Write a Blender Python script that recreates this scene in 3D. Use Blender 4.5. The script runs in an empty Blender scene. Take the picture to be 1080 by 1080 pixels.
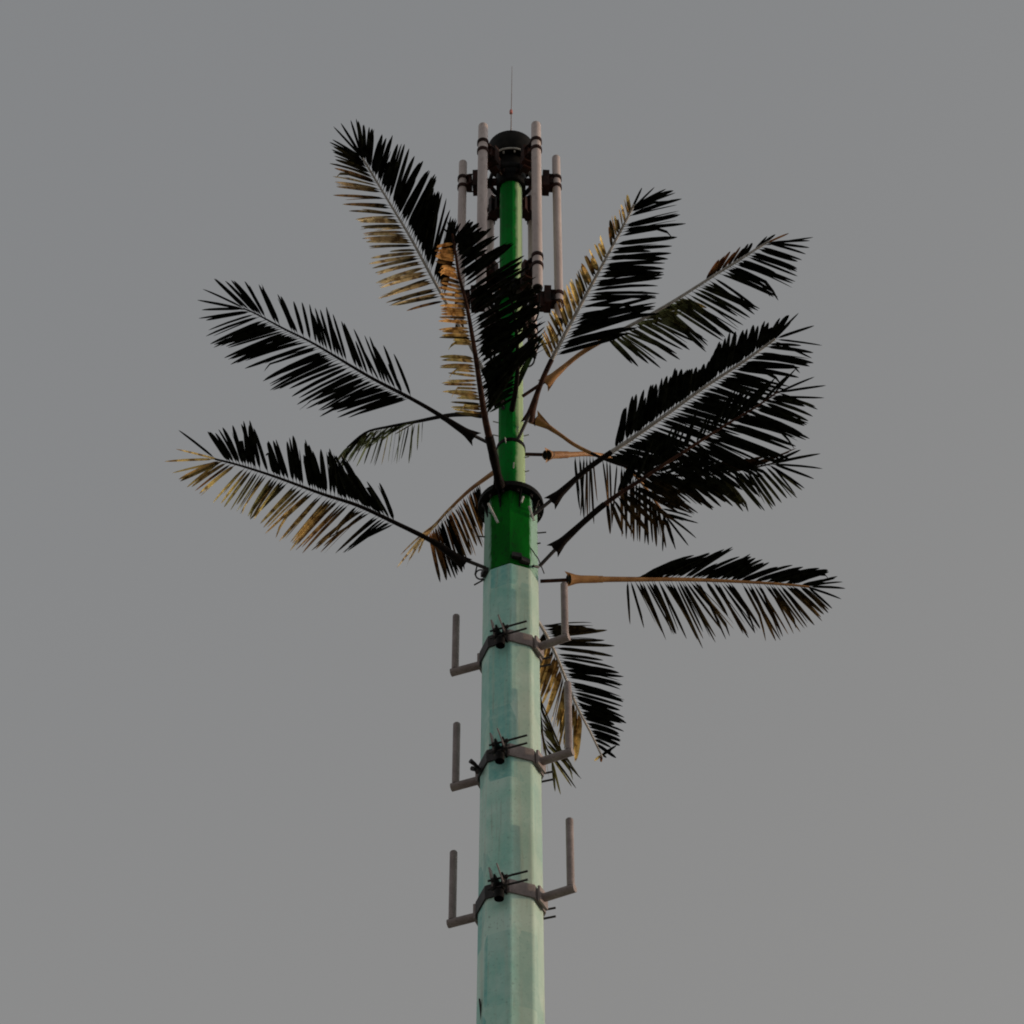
import bpy, math, random
from mathutils import Vector, Matrix
from math import radians, sin, cos, pi

C = bpy.context.scene.collection
scene = bpy.context.scene

# ------------------------------------------------------------------ camera
F_PX, HALF = 3000.0, 540.0          # focal length in photo pixels, half the photo's width
PITCH = radians(47.0)
DIST = 20.46                        # metres from the foot of the tower
EYE = Vector((0.0, -DIST, 1.7))
FWD = Vector((0, cos(PITCH), sin(PITCH)))
UPV = Vector((0, -sin(PITCH), cos(PITCH)))
RGT = Vector((1, 0, 0))
AX = -0.012                         # x of the tower's axis

def P(px, py, y):
    """the point of the place seen at a photo pixel, at a given depth (world y)"""
    r = FWD * F_PX + RGT * (px - HALF) + UPV * (HALF - py)
    return EYE + r * ((y - EYE.y) / r.y)

def scale_at(p):
    return (p - EYE).dot(FWD) / F_PX          # metres per pixel there

cam = bpy.data.cameras.new("camera")
cam.sensor_width = 36.0
cam.lens = 36.0 * F_PX / (2 * HALF)
cam.clip_end = 6000
co = bpy.data.objects.new("camera", cam); C.objects.link(co)
co.location = EYE
co.rotation_euler = (radians(90) + PITCH, 0, 0)
scene.camera = co

# ------------------------------------------------------------------ sun direction
SUN_EL, SUN_AZ = radians(9), radians(94)         # azimuth from the camera side, clockwise to the right
sd = Vector((sin(SUN_AZ) * cos(SUN_EL), -cos(SUN_AZ) * cos(SUN_EL), sin(SUN_EL)))   # towards the sun

# ------------------------------------------------------------------ helpers
class MB:
    def __init__(self):
        self.v, self.f, self.col = [], [], []
    def add(self, vs, fs, col=None):
        n = len(self.v)
        self.v += [Vector(p) for p in vs]
        self.f += [tuple(i + n for i in q) for q in fs]
        self.col += (col if col is not None else [(1, 1, 1)] * len(vs))
    def tube(self, pts, radii, n=12, caps=True, up=None):
        pts = [Vector(p) for p in pts]
        if not hasattr(radii, '__len__'): radii = [radii] * len(pts)
        vs, fs = [], []
        prev = None
        for i, p in enumerate(pts):
            if i == 0: t = pts[1] - pts[0]
            elif i == len(pts) - 1: t = pts[-1] - pts[-2]
            else: t = (pts[i + 1] - p).normalized() + (p - pts[i - 1]).normalized()
            t.normalize()
            if prev is None:
                a = Vector((0, 0, 1)) if abs(t.z) < .9 else Vector((1, 0, 0))
                u = t.cross(a).normalized()
            else:
                u = (prev - t * prev.dot(t)).normalized()
            prev = u
            w = t.cross(u)
            rr = radii[i]
            if not hasattr(rr, '__len__'): rr = (rr, rr)
            for k in range(n):
                a = 2 * pi * k / n
                vs.append(p + u * cos(a) * rr[0] + w * sin(a) * rr[1])
        for i in range(len(pts) - 1):
            for k in range(n):
                a, b = i * n + k, i * n + (k + 1) % n
                fs.append((a, b, b + n, a + n))
        if caps:
            fs.append(tuple(range(n))[::-1])
            fs.append(tuple(range((len(pts) - 1) * n, len(pts) * n)))
        self.add(vs, fs)
    def prism(self, rings, n=8, phase=0.0, cx=AX, cy=0.0):
        """rings: (z, vertex radius) stacked into a closed n-sided shaft"""
        vs, fs = [], []
        for z, r in rings:
            for k in range(n):
                a = phase + 2 * pi * k / n
                vs.append((cx + r * sin(a), cy - r * cos(a), z))
        for i in range(len(rings) - 1):
            for k in range(n):
                a, b = i * n + k, i * n + (k + 1) % n
                fs.append((a, b, b + n, a + n))
        fs.append(tuple(range(n))[::-1])
        fs.append(tuple(range((len(rings) - 1) * n, len(rings) * n)))
        self.add(vs, fs)
    def box(self, c, ux, uy, uz):
        """oriented box: centre and three half-extent vectors"""
        c, ux, uy, uz = Vector(c), Vector(ux), Vector(uy), Vector(uz)
        vs = [c + ux * i + uy * j + uz * k for k in (-1, 1) for j in (-1, 1) for i in (-1, 1)]
        fs = [(0, 2, 3, 1), (4, 5, 7, 6), (0, 1, 5, 4), (2, 6, 7, 3), (0, 4, 6, 2), (1, 3, 7, 5)]
        self.add(vs, fs)
    def strip(self, plan, z0, z1, t):
        """bent vertical plate following a plan polyline, thickness t outwards (to the right of travel)"""
        pl = [Vector((p[0], p[1])) for p in plan]
        out = []
        for i, p in enumerate(pl):
            d = Vector((0, 0))
            if i > 0: d += (p - pl[i - 1]).normalized()
            if i < len(pl) - 1: d += (pl[i + 1] - p).normalized()
            d.normalize()
            out.append(p + Vector((d.y, -d.x)) * t)
        vs, fs = [], []
        for a, b in zip(pl, out):
            vs += [(a.x, a.y, z0), (b.x, b.y, z0), (b.x, b.y, z1), (a.x, a.y, z1)]
        for i in range(len(pl) - 1):
            o = i * 4
            for k in range(4):
                a, b = o + k, o + (k + 1) % 4
                fs.append((a, b, b + 4, a + 4))
        fs.append((3, 2, 1, 0)); o = (len(pl) - 1) * 4
        fs.append((o, o + 1, o + 2, o + 3))
        self.add(vs, fs)
    def build(self, name, mat, parent=None, smooth=None, tint=False, origin=None):
        me = bpy.data.meshes.new(name)
        og = Vector(origin) if origin is not None else Vector((0, 0, 0))
        me.from_pydata([tuple(p - og) for p in self.v], [], self.f)
        me.validate()
        import bmesh
        b = bmesh.new(); b.from_mesh(me)
        if not tint: bmesh.ops.recalc_face_normals(b, faces=b.faces)
        b.to_mesh(me); b.free()
        if smooth:
            for p in me.polygons: p.use_smooth = True
            me.set_sharp_from_angle(angle=radians(smooth))
        if tint:
            at = me.color_attributes.new("leaf_tint", 'FLOAT_COLOR', 'POINT')
            for i, c in enumerate(self.col): at.data[i].color = (*c, 1)
        me.materials.append(mat)
        o = bpy.data.objects.new(name, me); C.objects.link(o)
        o.location = og
        if parent is not None:
            o.parent = parent
            o.location = og - parent.location if parent.type == 'EMPTY' else og - parent.matrix_local.translation
        return o

def thing(name, loc, label, cat, group=None):
    o = bpy.data.objects.new(name, None); C.objects.link(o)
    o.empty_display_size = .1
    o.location = loc
    o['label'] = label; o['category'] = cat
    if group: o['group'] = group
    return o

def part(mb, name, mat, root, **kw):
    """a part of a thing, built in world coordinates, origin kept at the thing's base"""
    return mb.build(name, mat, root, origin=root.location, **kw)

def subpart(mb, name, mat, par, root, **kw):
    o = mb.build(name, mat, None, origin=root.location, **kw)
    o.parent = par; o.location = (0, 0, 0)
    return o

# ------------------------------------------------------------------ materials
def new_mat(name):
    m = bpy.data.materials.new(name); m.use_nodes = True
    nt = m.node_tree
    return m, nt, nt.nodes['Principled BSDF']

def painted(name, base, second, rough=.5, scale=3.0, contrast=(.35, .65), bump=.0, spec=.4, metallic=0.0,
            stretch=(1, 1, 1), grime=None):
    m, nt, b = new_mat(name)
    N, L = nt.nodes.new, nt.links.new
    tc = N('ShaderNodeTexCoord'); mp = N('ShaderNodeMapping'); mp.inputs['Scale'].default_value = stretch
    L(tc.outputs['Object'], mp.inputs['Vector'])
    no = N('ShaderNodeTexNoise'); no.inputs['Scale'].default_value = scale; no.inputs['Detail'].default_value = 6
    L(mp.outputs['Vector'], no.inputs['Vector'])
    cr = N('ShaderNodeValToRGB')
    cr.color_ramp.elements[0].position = contrast[0]; cr.color_ramp.elements[0].color = (*base, 1)
    cr.color_ramp.elements[1].position = contrast[1]; cr.color_ramp.elements[1].color = (*second, 1)
    L(no.outputs['Fac'], cr.inputs['Fac'])
    out = cr.outputs['Color']
    if grime:
        n2 = N('ShaderNodeTexNoise'); n2.inputs['Scale'].default_value = scale * 9; n2.inputs['Detail'].default_value = 8
        L(mp.outputs['Vector'], n2.inputs['Vector'])
        r2 = N('ShaderNodeMapRange'); r2.inputs['From Min'].default_value = .52; r2.inputs['From Max'].default_value = .72
        r2.inputs['To Max'].default_value = .7
        L(n2.outputs['Fac'], r2.inputs['Value'])
        mx = N('ShaderNodeMix'); mx.data_type = 'RGBA'
        L(r2.outputs['Result'], mx.inputs['Factor']); L(out, mx.inputs[6]); mx.inputs[7].default_value = (*grime, 1)
        out = mx.outputs[2]
    L(out, b.inputs['Base Color'])
    b.inputs['Roughness'].default_value = rough
    b.inputs['Specular IOR Level'].default_value = spec
    b.inputs['Metallic'].default_value = metallic
    if bump:
        bp = N('ShaderNodeBump'); bp.inputs['Strength'].default_value = bump; bp.inputs['Distance'].default_value = .01
        L(no.outputs['Fac'], bp.inputs['Height']); L(bp.outputs['Normal'], b.inputs['Normal'])
    return m

def shaft_material():
    """weathered sea-green paint on the octagonal shaft, with darker touched-up rectangles"""
    m, nt, b = new_mat("weathered_seafoam_paint")
    N, L = nt.nodes.new, nt.links.new
    tc = N('ShaderNodeTexCoord')
    no = N('ShaderNodeTexNoise'); no.inputs['Scale'].default_value = 2.2; no.inputs['Detail'].default_value = 9
    no.inputs['Roughness'].default_value = .65
    L(tc.outputs['Object'], no.inputs['Vector'])
    cr = N('ShaderNodeValToRGB')
    e = cr.color_ramp.elements
    e[0].position = .36; e[0].color = (.29, .62, .52, 1)
    e[1].position = .62; e[1].color = (.54, .77, .68, 1)
    L(no.outputs['Fac'], cr.inputs['Fac'])
    # touched-up bands: cells of paint stacked up the shaft and different on each face
    mp = N('ShaderNodeMapping'); mp.inputs['Scale'].default_value = (3.5, 3.5, 1.15)
    mp.inputs['Location'].default_value = (.49, .2, .1)
    L(tc.outputs['Object'], mp.inputs['Vector'])
    vo = N('ShaderNodeTexVoronoi'); vo.distance = 'CHEBYCHEV'; vo.inputs['Scale'].default_value = 1.0
    vo.inputs['Randomness'].default_value = .35
    L(mp.outputs['Vector'], vo.inputs['Vector'])
    se = N('ShaderNodeSeparateColor'); L(vo.outputs['Color'], se.inputs['Color'])
    r1 = N('ShaderNodeMapRange'); r1.inputs['From Min'].default_value = .5; r1.inputs['From Max'].default_value = .9
    r1.inputs['To Max'].default_value = .65
    L(se.outputs['Red'], r1.inputs['Value'])
    n3 = N('ShaderNodeTexNoise'); n3.inputs['Scale'].default_value = 14; n3.inputs['Detail'].default_value = 6
    L(tc.outputs['Object'], n3.inputs['Vector'])
    mu = N('ShaderNodeMath'); mu.operation = 'MULTIPLY'
    L(r1.outputs['Result'], mu.inputs[0]); L(n3.outputs['Fac'], mu.inputs[1])
    mu2 = N('ShaderNodeMath'); mu2.operation = 'MULTIPLY'; mu2.inputs[1].default_value = 2.3; mu2.use_clamp = True
    L(mu.outputs[0], mu2.inputs[0])
    mx = N('ShaderNodeMix'); mx.data_type = 'RGBA'
    L(mu2.outputs[0], mx.inputs['Factor']); L(cr.outputs['Color'], mx.inputs[6]); mx.inputs[7].default_value = (.17, .50, .46, 1)
    # vertical streaks of grime
    mp2 = N('ShaderNodeMapping'); mp2.inputs['Scale'].default_value = (14, 14, .7)
    L(tc.outputs['Object'], mp2.inputs['Vector'])
    n4 = N('ShaderNodeTexNoise'); n4.inputs['Scale'].default_value = 1; n4.inputs['Detail'].default_value = 7
    L(mp2.outputs['Vector'], n4.inputs['Vector'])
    r4 = N('ShaderNodeMapRange'); r4.inputs['From Min'].default_value = .5; r4.inputs['From Max'].default_value = .75
    r4.inputs['To Max'].default_value = .6
    L(n4.outputs['Fac'], r4.inputs['Value'])
    mx2 = N('ShaderNodeMix'); mx2.data_type = 'RGBA'
    L(r4.outputs['Result'], mx2.inputs['Factor']); L(mx.outputs[2], mx2.inputs[6]); mx2.inputs[7].default_value = (.50, .58, .48, 1)
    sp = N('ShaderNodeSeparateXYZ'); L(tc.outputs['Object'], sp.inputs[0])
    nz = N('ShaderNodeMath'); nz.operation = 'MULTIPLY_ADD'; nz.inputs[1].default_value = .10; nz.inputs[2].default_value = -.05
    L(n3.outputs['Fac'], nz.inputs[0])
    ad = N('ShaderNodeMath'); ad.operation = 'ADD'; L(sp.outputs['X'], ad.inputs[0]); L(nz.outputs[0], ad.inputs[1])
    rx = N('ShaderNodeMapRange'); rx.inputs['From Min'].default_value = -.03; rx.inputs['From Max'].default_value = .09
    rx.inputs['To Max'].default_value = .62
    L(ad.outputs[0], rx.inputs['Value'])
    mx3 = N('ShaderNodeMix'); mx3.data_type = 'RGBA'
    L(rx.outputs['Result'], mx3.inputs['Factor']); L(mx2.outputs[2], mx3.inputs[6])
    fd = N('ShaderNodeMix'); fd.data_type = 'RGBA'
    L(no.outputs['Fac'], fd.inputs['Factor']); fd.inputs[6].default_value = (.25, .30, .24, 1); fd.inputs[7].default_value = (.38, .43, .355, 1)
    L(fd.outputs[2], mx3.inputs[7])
    # thin brown rust runs and dark dirt specks
    mp5 = N('ShaderNodeMapping'); mp5.inputs['Scale'].default_value = (26, 26, 1.3)
    L(tc.outputs['Object'], mp5.inputs['Vector'])
    n5 = N('ShaderNodeTexNoise'); n5.inputs['Scale'].default_value = 1; n5.inputs['Detail'].default_value = 4
    L(mp5.outputs['Vector'], n5.inputs['Vector'])
    r5 = N('ShaderNodeMapRange'); r5.inputs['From Min'].default_value = .62; r5.inputs['From Max'].default_value = .80
    r5.inputs['To Max'].default_value = .55
    L(n5.outputs['Fac'], r5.inputs['Value'])
    mx4 = N('ShaderNodeMix'); mx4.data_type = 'RGBA'
    L(r5.outputs['Result'], mx4.inputs['Factor']); L(mx3.outputs[2], mx4.inputs[6]); mx4.inputs[7].default_value = (.22, .17, .11, 1)
    n6 = N('ShaderNodeTexNoise'); n6.inputs['Scale'].default_value = 38; n6.inputs['Detail'].default_value = 3
    L(tc.outputs['Object'], n6.inputs['Vector'])
    r6 = N('ShaderNodeMapRange'); r6.inputs['From Min'].default_value = .60; r6.inputs['From Max'].default_value = .75
    r6.inputs['To Max'].default_value = .5
    L(n6.outputs['Fac'], r6.inputs['Value'])
    mx5 = N('ShaderNodeMix'); mx5.data_type = 'RGBA'
    L(r6.outputs['Result'], mx5.inputs['Factor']); L(mx4.outputs[2], mx5.inputs[6]); mx5.inputs[7].default_value = (.16, .25, .21, 1)
    L(mx5.outputs[2], b.inputs['Base Color'])
    b.inputs['Roughness'].default_value = .55
    b.inputs['Specular IOR Level'].default_value = .35
    bp = N('ShaderNodeBump'); bp.inputs['Strength'].default_value = .15; bp.inputs['Distance'].default_value = .01
    L(n3.outputs['Fac'], bp.inputs['Height']); L(bp.outputs['Normal'], b.inputs['Normal'])
    return m

def leaf_material():
    m, nt, b = new_mat("plastic_palm_leaf")
    N, L = nt.nodes.new, nt.links.new
    at = N('ShaderNodeAttribute'); at.attribute_name = "leaf_tint"
    tc = N('ShaderNodeTexCoord')
    no = N('ShaderNodeTexNoise'); no.inputs['Scale'].default_value = 22; no.inputs['Detail'].default_value = 5
    L(tc.outputs['Object'], no.inputs['Vector'])
    mr = N('ShaderNodeMapRange'); mr.inputs['From Min'].default_value = .3; mr.inputs['From Max'].default_value = .7
    mr.inputs['To Min'].default_value = .6; mr.inputs['To Max'].default_value = 1.3
    L(no.outputs['Fac'], mr.inputs['Value'])
    mx = N('ShaderNodeVectorMath'); mx.operation = 'SCALE'
    L(at.outputs['Color'], mx.inputs[0]); L(mr.outputs['Result'], mx.inputs['Scale'])
    n2 = N('ShaderNodeTexNoise'); n2.inputs['Scale'].default_value = 13; n2.inputs['Detail'].default_value = 4
    L(tc.outputs['Object'], n2.inputs['Vector'])
    m2 = N('ShaderNodeMapRange'); m2.inputs['From Min'].default_value = .50; m2.inputs['From Max'].default_value = .60
    m2.inputs['To Max'].default_value = .8
    L(n2.outputs['Fac'], m2.inputs['Value'])
    blot = N('ShaderNodeMix'); blot.data_type = 'RGBA'; blot.blend_type = 'MULTIPLY'     # dark brown blotches, shaded gaps painted into the leaf colour
    L(m2.outputs['Result'], blot.inputs['Factor']); L(mx.outputs[0], blot.inputs[6]); blot.inputs[7].default_value = (.22, .15, .10, 1)
    mx = blot
    L(mx.outputs[2], b.inputs['Base Color'])
    b.inputs['Roughness'].default_value = .6
    b.inputs['Specular IOR Level'].default_value = .0
    tr = N('ShaderNodeBsdfTranslucent')
    L(mx.outputs[2], tr.inputs['Color'])
    ms = N('ShaderNodeMixShader'); ms.inputs[0].default_value = .25
    out = [n for n in nt.nodes if n.type == 'OUTPUT_MATERIAL'][0]
    L(b.outputs[0], ms.inputs[1]); L(tr.outputs[0], ms.inputs[2]); L(ms.outputs[0], out.inputs['Surface'])
    return m

M = {}
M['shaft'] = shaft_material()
M['green'] = painted("deep_green_paint", (.0006, .11, .012), (.001, .18, .02), rough=.6, scale=4, spec=.05, stretch=(1, 1, .4),
                     grime=(.02, .07, .02))
def pale_lit_sides(m, side_tone, x0, x1, x2, x3):
    """paler outer side faces: unsprayed on the thick section, sunlit strip painted in on the thin mast (object x in metres from the axis)"""
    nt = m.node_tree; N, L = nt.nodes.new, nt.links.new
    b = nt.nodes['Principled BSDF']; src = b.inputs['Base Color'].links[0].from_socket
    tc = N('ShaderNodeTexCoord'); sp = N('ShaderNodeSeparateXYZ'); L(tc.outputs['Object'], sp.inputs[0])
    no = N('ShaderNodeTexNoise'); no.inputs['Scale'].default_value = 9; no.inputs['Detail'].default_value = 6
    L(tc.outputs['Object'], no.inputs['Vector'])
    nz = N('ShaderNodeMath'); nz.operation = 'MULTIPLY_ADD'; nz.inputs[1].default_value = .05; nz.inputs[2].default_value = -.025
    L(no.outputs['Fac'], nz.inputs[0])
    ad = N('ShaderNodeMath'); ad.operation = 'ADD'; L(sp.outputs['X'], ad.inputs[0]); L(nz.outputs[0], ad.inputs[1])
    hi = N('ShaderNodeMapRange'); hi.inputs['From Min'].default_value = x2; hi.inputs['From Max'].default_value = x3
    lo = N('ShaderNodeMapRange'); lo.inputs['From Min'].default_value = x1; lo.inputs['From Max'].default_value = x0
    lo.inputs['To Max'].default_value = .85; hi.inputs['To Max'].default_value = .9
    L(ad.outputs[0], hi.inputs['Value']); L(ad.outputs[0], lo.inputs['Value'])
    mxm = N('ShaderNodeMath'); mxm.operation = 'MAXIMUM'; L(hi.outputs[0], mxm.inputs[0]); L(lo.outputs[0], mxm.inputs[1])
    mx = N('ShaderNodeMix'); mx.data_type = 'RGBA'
    L(mxm.outputs[0], mx.inputs['Factor']); L(src, mx.inputs[6]); mx.inputs[7].default_value = (*side_tone, 1)
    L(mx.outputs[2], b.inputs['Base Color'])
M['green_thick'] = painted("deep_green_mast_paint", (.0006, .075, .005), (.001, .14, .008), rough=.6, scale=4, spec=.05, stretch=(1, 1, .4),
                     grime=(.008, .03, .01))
pale_lit_sides(M['green_thick'], (.27, .44, .37), -.23, -.20, .19, .215)
pale_lit_sides(M['green'], (.34, .46, .27), -.150, -.128, .045, .078)  # thin mast's sunlit right strip put into its paint colour
M['black'] = painted("black_painted_steel", (.003, .003, .003), (.010, .009, .008), rough=.6, scale=12, spec=.08)
M['antenna'] = painted("pale_fibreglass", (.40, .335, .325), (.50, .43, .41), rough=.45, scale=2.5, spec=.35, stretch=(1, 1, .5),
                       grime=(.33, .27, .25))
M['steel'] = painted("dull_galvanised_steel", (.17, .135, .13), (.28, .235, .225), rough=.55, scale=6, spec=.4, bump=.1,
                     grime=(.12, .095, .085))
M['rust'] = painted("rust_brown_clamp", (.007, .005, .0045), (.045, .017, .013), rough=.65, scale=7, spec=.1)
M['rod'] = painted("dark_threaded_rod", (.014, .012, .012), (.035, .03, .03), rough=.5, scale=20, spec=.25)
M['pale_metal'] = painted("pale_bolt_metal", (.35, .35, .33), (.5, .5, .47), rough=.5, scale=20, spec=.4)
M['leaf'] = leaf_material()
M['stem_dark'] = painted("dark_frond_stem", (.004, .003, .003), (.012, .008, .006), rough=.7, scale=18, spec=.06)
M['stem_pale'] = painted("pale_frond_stem", (.30, .29, .27), (.44, .42, .40), rough=.6, scale=18, spec=.2)
M['stem_brown'] = painted("brown_frond_stem", (.22, .10, .035), (.38, .20, .075), rough=.55, scale=9, spec=.2, stretch=(1, 1, 1))
M['stem_red'] = painted("reddish_frond_stem", (.018, .008, .006), (.07, .03, .018), rough=.65, scale=12, spec=.08)
M['lamp'] = painted("red_lens", (.45, .10, .07), (.5, .16, .12), rough=.25, scale=5, spec=.5)
M['ground'] = painted("dry_ground", (.26, .25, .22), (.36, .34, .30), rough=.95, scale=.4, spec=.1)

# ------------------------------------------------------------------ ground
g = MB()
g.add([(-900, -900, 0), (900, -900, 0), (900, 900, 0), (-900, 900, 0)], [(0, 1, 2, 3)])
go = g.build('ground', M['ground']); go['kind'] = 'structure'

# ------------------------------------------------------------------ the tower
def zp(py, y=0.0): return P(540, py, y).z
def wid(px, py, y=0.0): return px * scale_at(P(540, py, y))

R_SH = wid(58, 605) / 2 / .98
z_pale = zp(593, -R_SH)
z_flange = zp(537)                      # underside of the flange at the axis
z_joint = zp(476)
z_black = zp(186, -.13)
R_up0, R_up1 = wid(30.5, 490) / 2, wid(23.5, 215) / 2
R_joint = wid(26.5, 455) / 2

tower = thing('cell_tower', (AX, 0, 0),
              'tall octagonal steel mast, seafoam below and deep green above, dressed as a palm tree', 'cell tower')
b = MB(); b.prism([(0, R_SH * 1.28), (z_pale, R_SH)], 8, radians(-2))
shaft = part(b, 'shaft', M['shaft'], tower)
bv = shaft.modifiers.new('soft_edges', 'BEVEL'); bv.width = .022; bv.segments = 3; bv.limit_method = 'ANGLE'
b = MB(); b.prism([(z_pale + .003, R_SH * .975), (z_flange - .003, R_SH * .955)], 8, radians(-2))
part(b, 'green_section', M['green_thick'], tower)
b = MB()
b.prism([(0.004, R_SH * 2.1), (.06, R_SH * 2.1)], 24)
part(b, 'base_plate', M['steel'], tower)
# flange between the thick and the thin mast: plate, rim and gussets
b = MB()
rf = wid(70, 535) / 2
b.prism([(z_flange, rf), (z_flange + .035, rf), (z_flange + .035, rf * .985), (z_flange + .07, rf * .985)], 40)
fl = part(b, 'flange', M['black'], tower, smooth=30)
for k in range(12):
    b = MB()
    a = 2 * pi * (k + .5) / 12
    ct = Vector((AX + sin(a) * rf * .86, -cos(a) * rf * .86, z_flange - .02))
    b.prism([(z_flange - .045, .016), (z_flange - .002, .016)], 6, a, ct.x, ct.y)
    subpart(b, 'bolt', M['rod'], fl, tower)
for k in range(8):
    b = MB()
    a = radians(-2 + 22.5 + 45 * k)
    d = Vector((sin(a), -cos(a), 0)); t = Vector((cos(a), sin(a), 0)) * .008
    r0 = R_SH * .90; zt = z_flange - .004
    o = Vector((AX, 0, 0))
    pts = [o + d * r0 + Vector((0, 0, zt)), o + d * rf * .93 + Vector((0, 0, zt)), o + d * r0 + Vector((0, 0, zt - .22))]
    b.add([p - t for p in pts] + [p + t for p in pts], [(0, 1, 2), (5, 4, 3), (0, 3, 4, 1), (1, 4, 5, 2), (2, 5, 3, 0)])
    subpart(b, 'gusset', M['black'], fl, tower)
b = MB()
b.prism([(z_flange + .07, R_up0 * 1.12), (z_flange + .16, R_up0 * 1.12), (z_flange + .165, R_up0), (z_joint, R_up0 * .985)], 16, radians(5))
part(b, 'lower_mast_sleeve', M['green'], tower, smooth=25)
b = MB()
b.prism([(z_joint - .002, R_up0 * 1.02), (z_joint + .05, R_up0 * 1.02), (z_joint + .07, R_joint * 1.03)], 24)
part(b, 'joint_ring', M['black'], tower, smooth=30)
b = MB(); b.prism([(z_joint + .05, R_joint), (z_black, R_up1)], 12, radians(8))
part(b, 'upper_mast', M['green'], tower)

# drum and antenna rings on top
R_ANT = .60
Y_ANT = {}
ANT = [(-34, 0), (30, 0), (-93, 0), (93, 0), (-155, 0), (155, 0)]     # azimuths, 0 faces the camera
z_c1 = P(507, 154, -R_ANT * cos(radians(30))).z
z_c2 = P(564, 276, -R_ANT * cos(radians(30))).z
z_dtop = P(537, 138.5, -.27).z
b = MB()
rd = wid(50, 150) / 2
z_db = zp(174)
b.prism([(z_c1 - .16, R_up1 * 1.3), (z_db, R_up1 * 1.3), (z_db + .001, rd * .93), (z_db + .05, rd), (z_dtop - .03, rd), (z_dtop, rd * .985)], 36)
drum = part(b, 'top_drum', M['black'], tower, smooth=30)
for k in range(10):
    a = 2 * pi * k / 10 + .2
    b = MB(); b.prism([(z_db - .025, .013), (z_db - .001, .013)], 6, 0, AX + sin(a) * rd * .74, -cos(a) * rd * .74)
    subpart(b, 'bolt', M['pale_metal'], drum, tower)
b = MB()
a38 = radians(38)
b.tube([(AX + sin(a38 * 1.15 * q) * rd * 1.04, -cos(a38 * 1.15 * q) * rd * 1.04, z_c1 + .36) for q in (-1,)]
       + [(AX + sin(a) * rd * 1.04, -cos(a) * rd * 1.04, z_c1 + .26) for a in [radians(x) for x in range(-38, 39, 4)]]
       + [(AX + sin(a38 * 1.15) * rd * 1.04, -cos(a38 * 1.15) * rd * 1.04, z_c1 + .36)], .011, 6)
subpart(b, 'cable_rail', M['pale_metal'], drum, tower)

def ant_xy(az, r=R_ANT):
    return AX + sin(radians(az)) * r, -cos(radians(az)) * r

for zc in (z_c1, z_c2):
    rp = R_up1 if zc == z_c1 else R_up1 * 1.08
    b = MB()
    b.prism([(zc - .15, rp * 1.33), (zc + .10, rp * 1.33)], 24)
    ring = [(AX + .25 * sin(2 * pi * k / 36), -.25 * cos(2 * pi * k / 36), zc) for k in range(37)]
    b.tube(ring, [(.022, .05)] * 37, 8, caps=False)
    hub = part(b, 'antenna_ring', M['black'], tower, smooth=30)
    for az, _ in ANT:
        d = Vector((sin(radians(az)), -cos(radians(az)), 0)); t = Vector((cos(radians(az)), sin(radians(az)), 0))
        o = Vector((AX, 0, zc))
        b = MB()
        b.box(o + d * (rp * 1.2 + .41) / 2, d * (.41 - rp * 1.2) / 2, t * .03, (0, 0, .04))
        b.box(o + d * .42, d * .04, t * .085, (0, 0, .15))
        b.box(o + d * .35 + Vector((0, 0, -.05)), d * .05, t * .05, (0, 0, .13))
        b.box(o + d * .488, d * .018, t * .05, (0, 0, .115))
        for q in (-1, 1):
            b.tube([o + d * .39 + t * .066 + Vector((0, 0, .085 * q)), o + d * .51 + t * .066 + Vector((0, 0, .085 * q))], .010, 6)
            b.tube([o + d * .39 - t * .066 + Vector((0, 0, .085 * q)), o + d * .51 - t * .066 + Vector((0, 0, .085 * q))], .010, 6)
        b.tube([o + d * rp * 1.6 + Vector((0, 0, -.11)), o + d * .43 + Vector((0, 0, -.06))], .018, 6)
        subpart(b, 'arm', M['rust'], hub, tower)

b = MB()
zt = z_dtop
zs = P(537, 70, 0).z
b.tube([(AX, 0, zt - .02), (AX, 0, zt + .10)], [.05, .03], 12)
b.tube([(AX, 0, zt + .09), (AX, 0, zt + .42)], .010, 8)
b.tube([(AX, 0, zt + .42), (AX + .012, 0, zs)], [.007, .0025], 8)
lr = part(b, 'lightning_rod', M['steel'], tower, smooth=30)
b = MB()
zl = P(536, 118, 0).z
b.prism([(zl - .04, .010), (zl - .035, .019), (zl + .015, .021), (zl + .04, .014), (zl + .05, .006)], 12)
subpart(b, 'warning_light', M['lamp'], lr, tower, smooth=40)
# step pegs and small hardware up the mast
def small(nm, mat, *tubes):
    for pts, r in tubes:
        b = MB(); b.tube(pts, r, 6); part(b, nm, M[mat], tower)
for py in (485, 500, 462, 448):
    for s in (-1, 1):
        z = zp(py); a = radians(78 * s)
        small('step_peg', 'pale_metal', ([(AX + sin(a) * R_up0 * .9, -cos(a) * R_up0 * .9, z), (AX + sin(a) * (R_up0 + .045), -cos(a) * (R_up0 + .045), z + .008)], .007))
for az, py in ((-20, 478), (25, 466), (10, 505), (-60, 492)):
    z = zp(py); a = radians(az)
    q = Vector((AX + sin(a) * R_up0, -cos(a) * R_up0, z))
    small('step_peg', 'pale_metal', ([q, q + Vector((sin(a) * .03, -cos(a) * .04, .05))], .006))
for az, py, ln in ((-88, 567, .10), (88, 563, .11), (86, 575, .05), (-50, 555, .04)):
    z = zp(py); a = radians(az); r0 = R_SH * .9
    small('step_peg', 'rod', ([(AX + sin(a) * r0, -cos(a) * r0, z), (AX + sin(a) * (r0 + ln), -cos(a) * (r0 + ln), z + .01)], .008))
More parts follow.
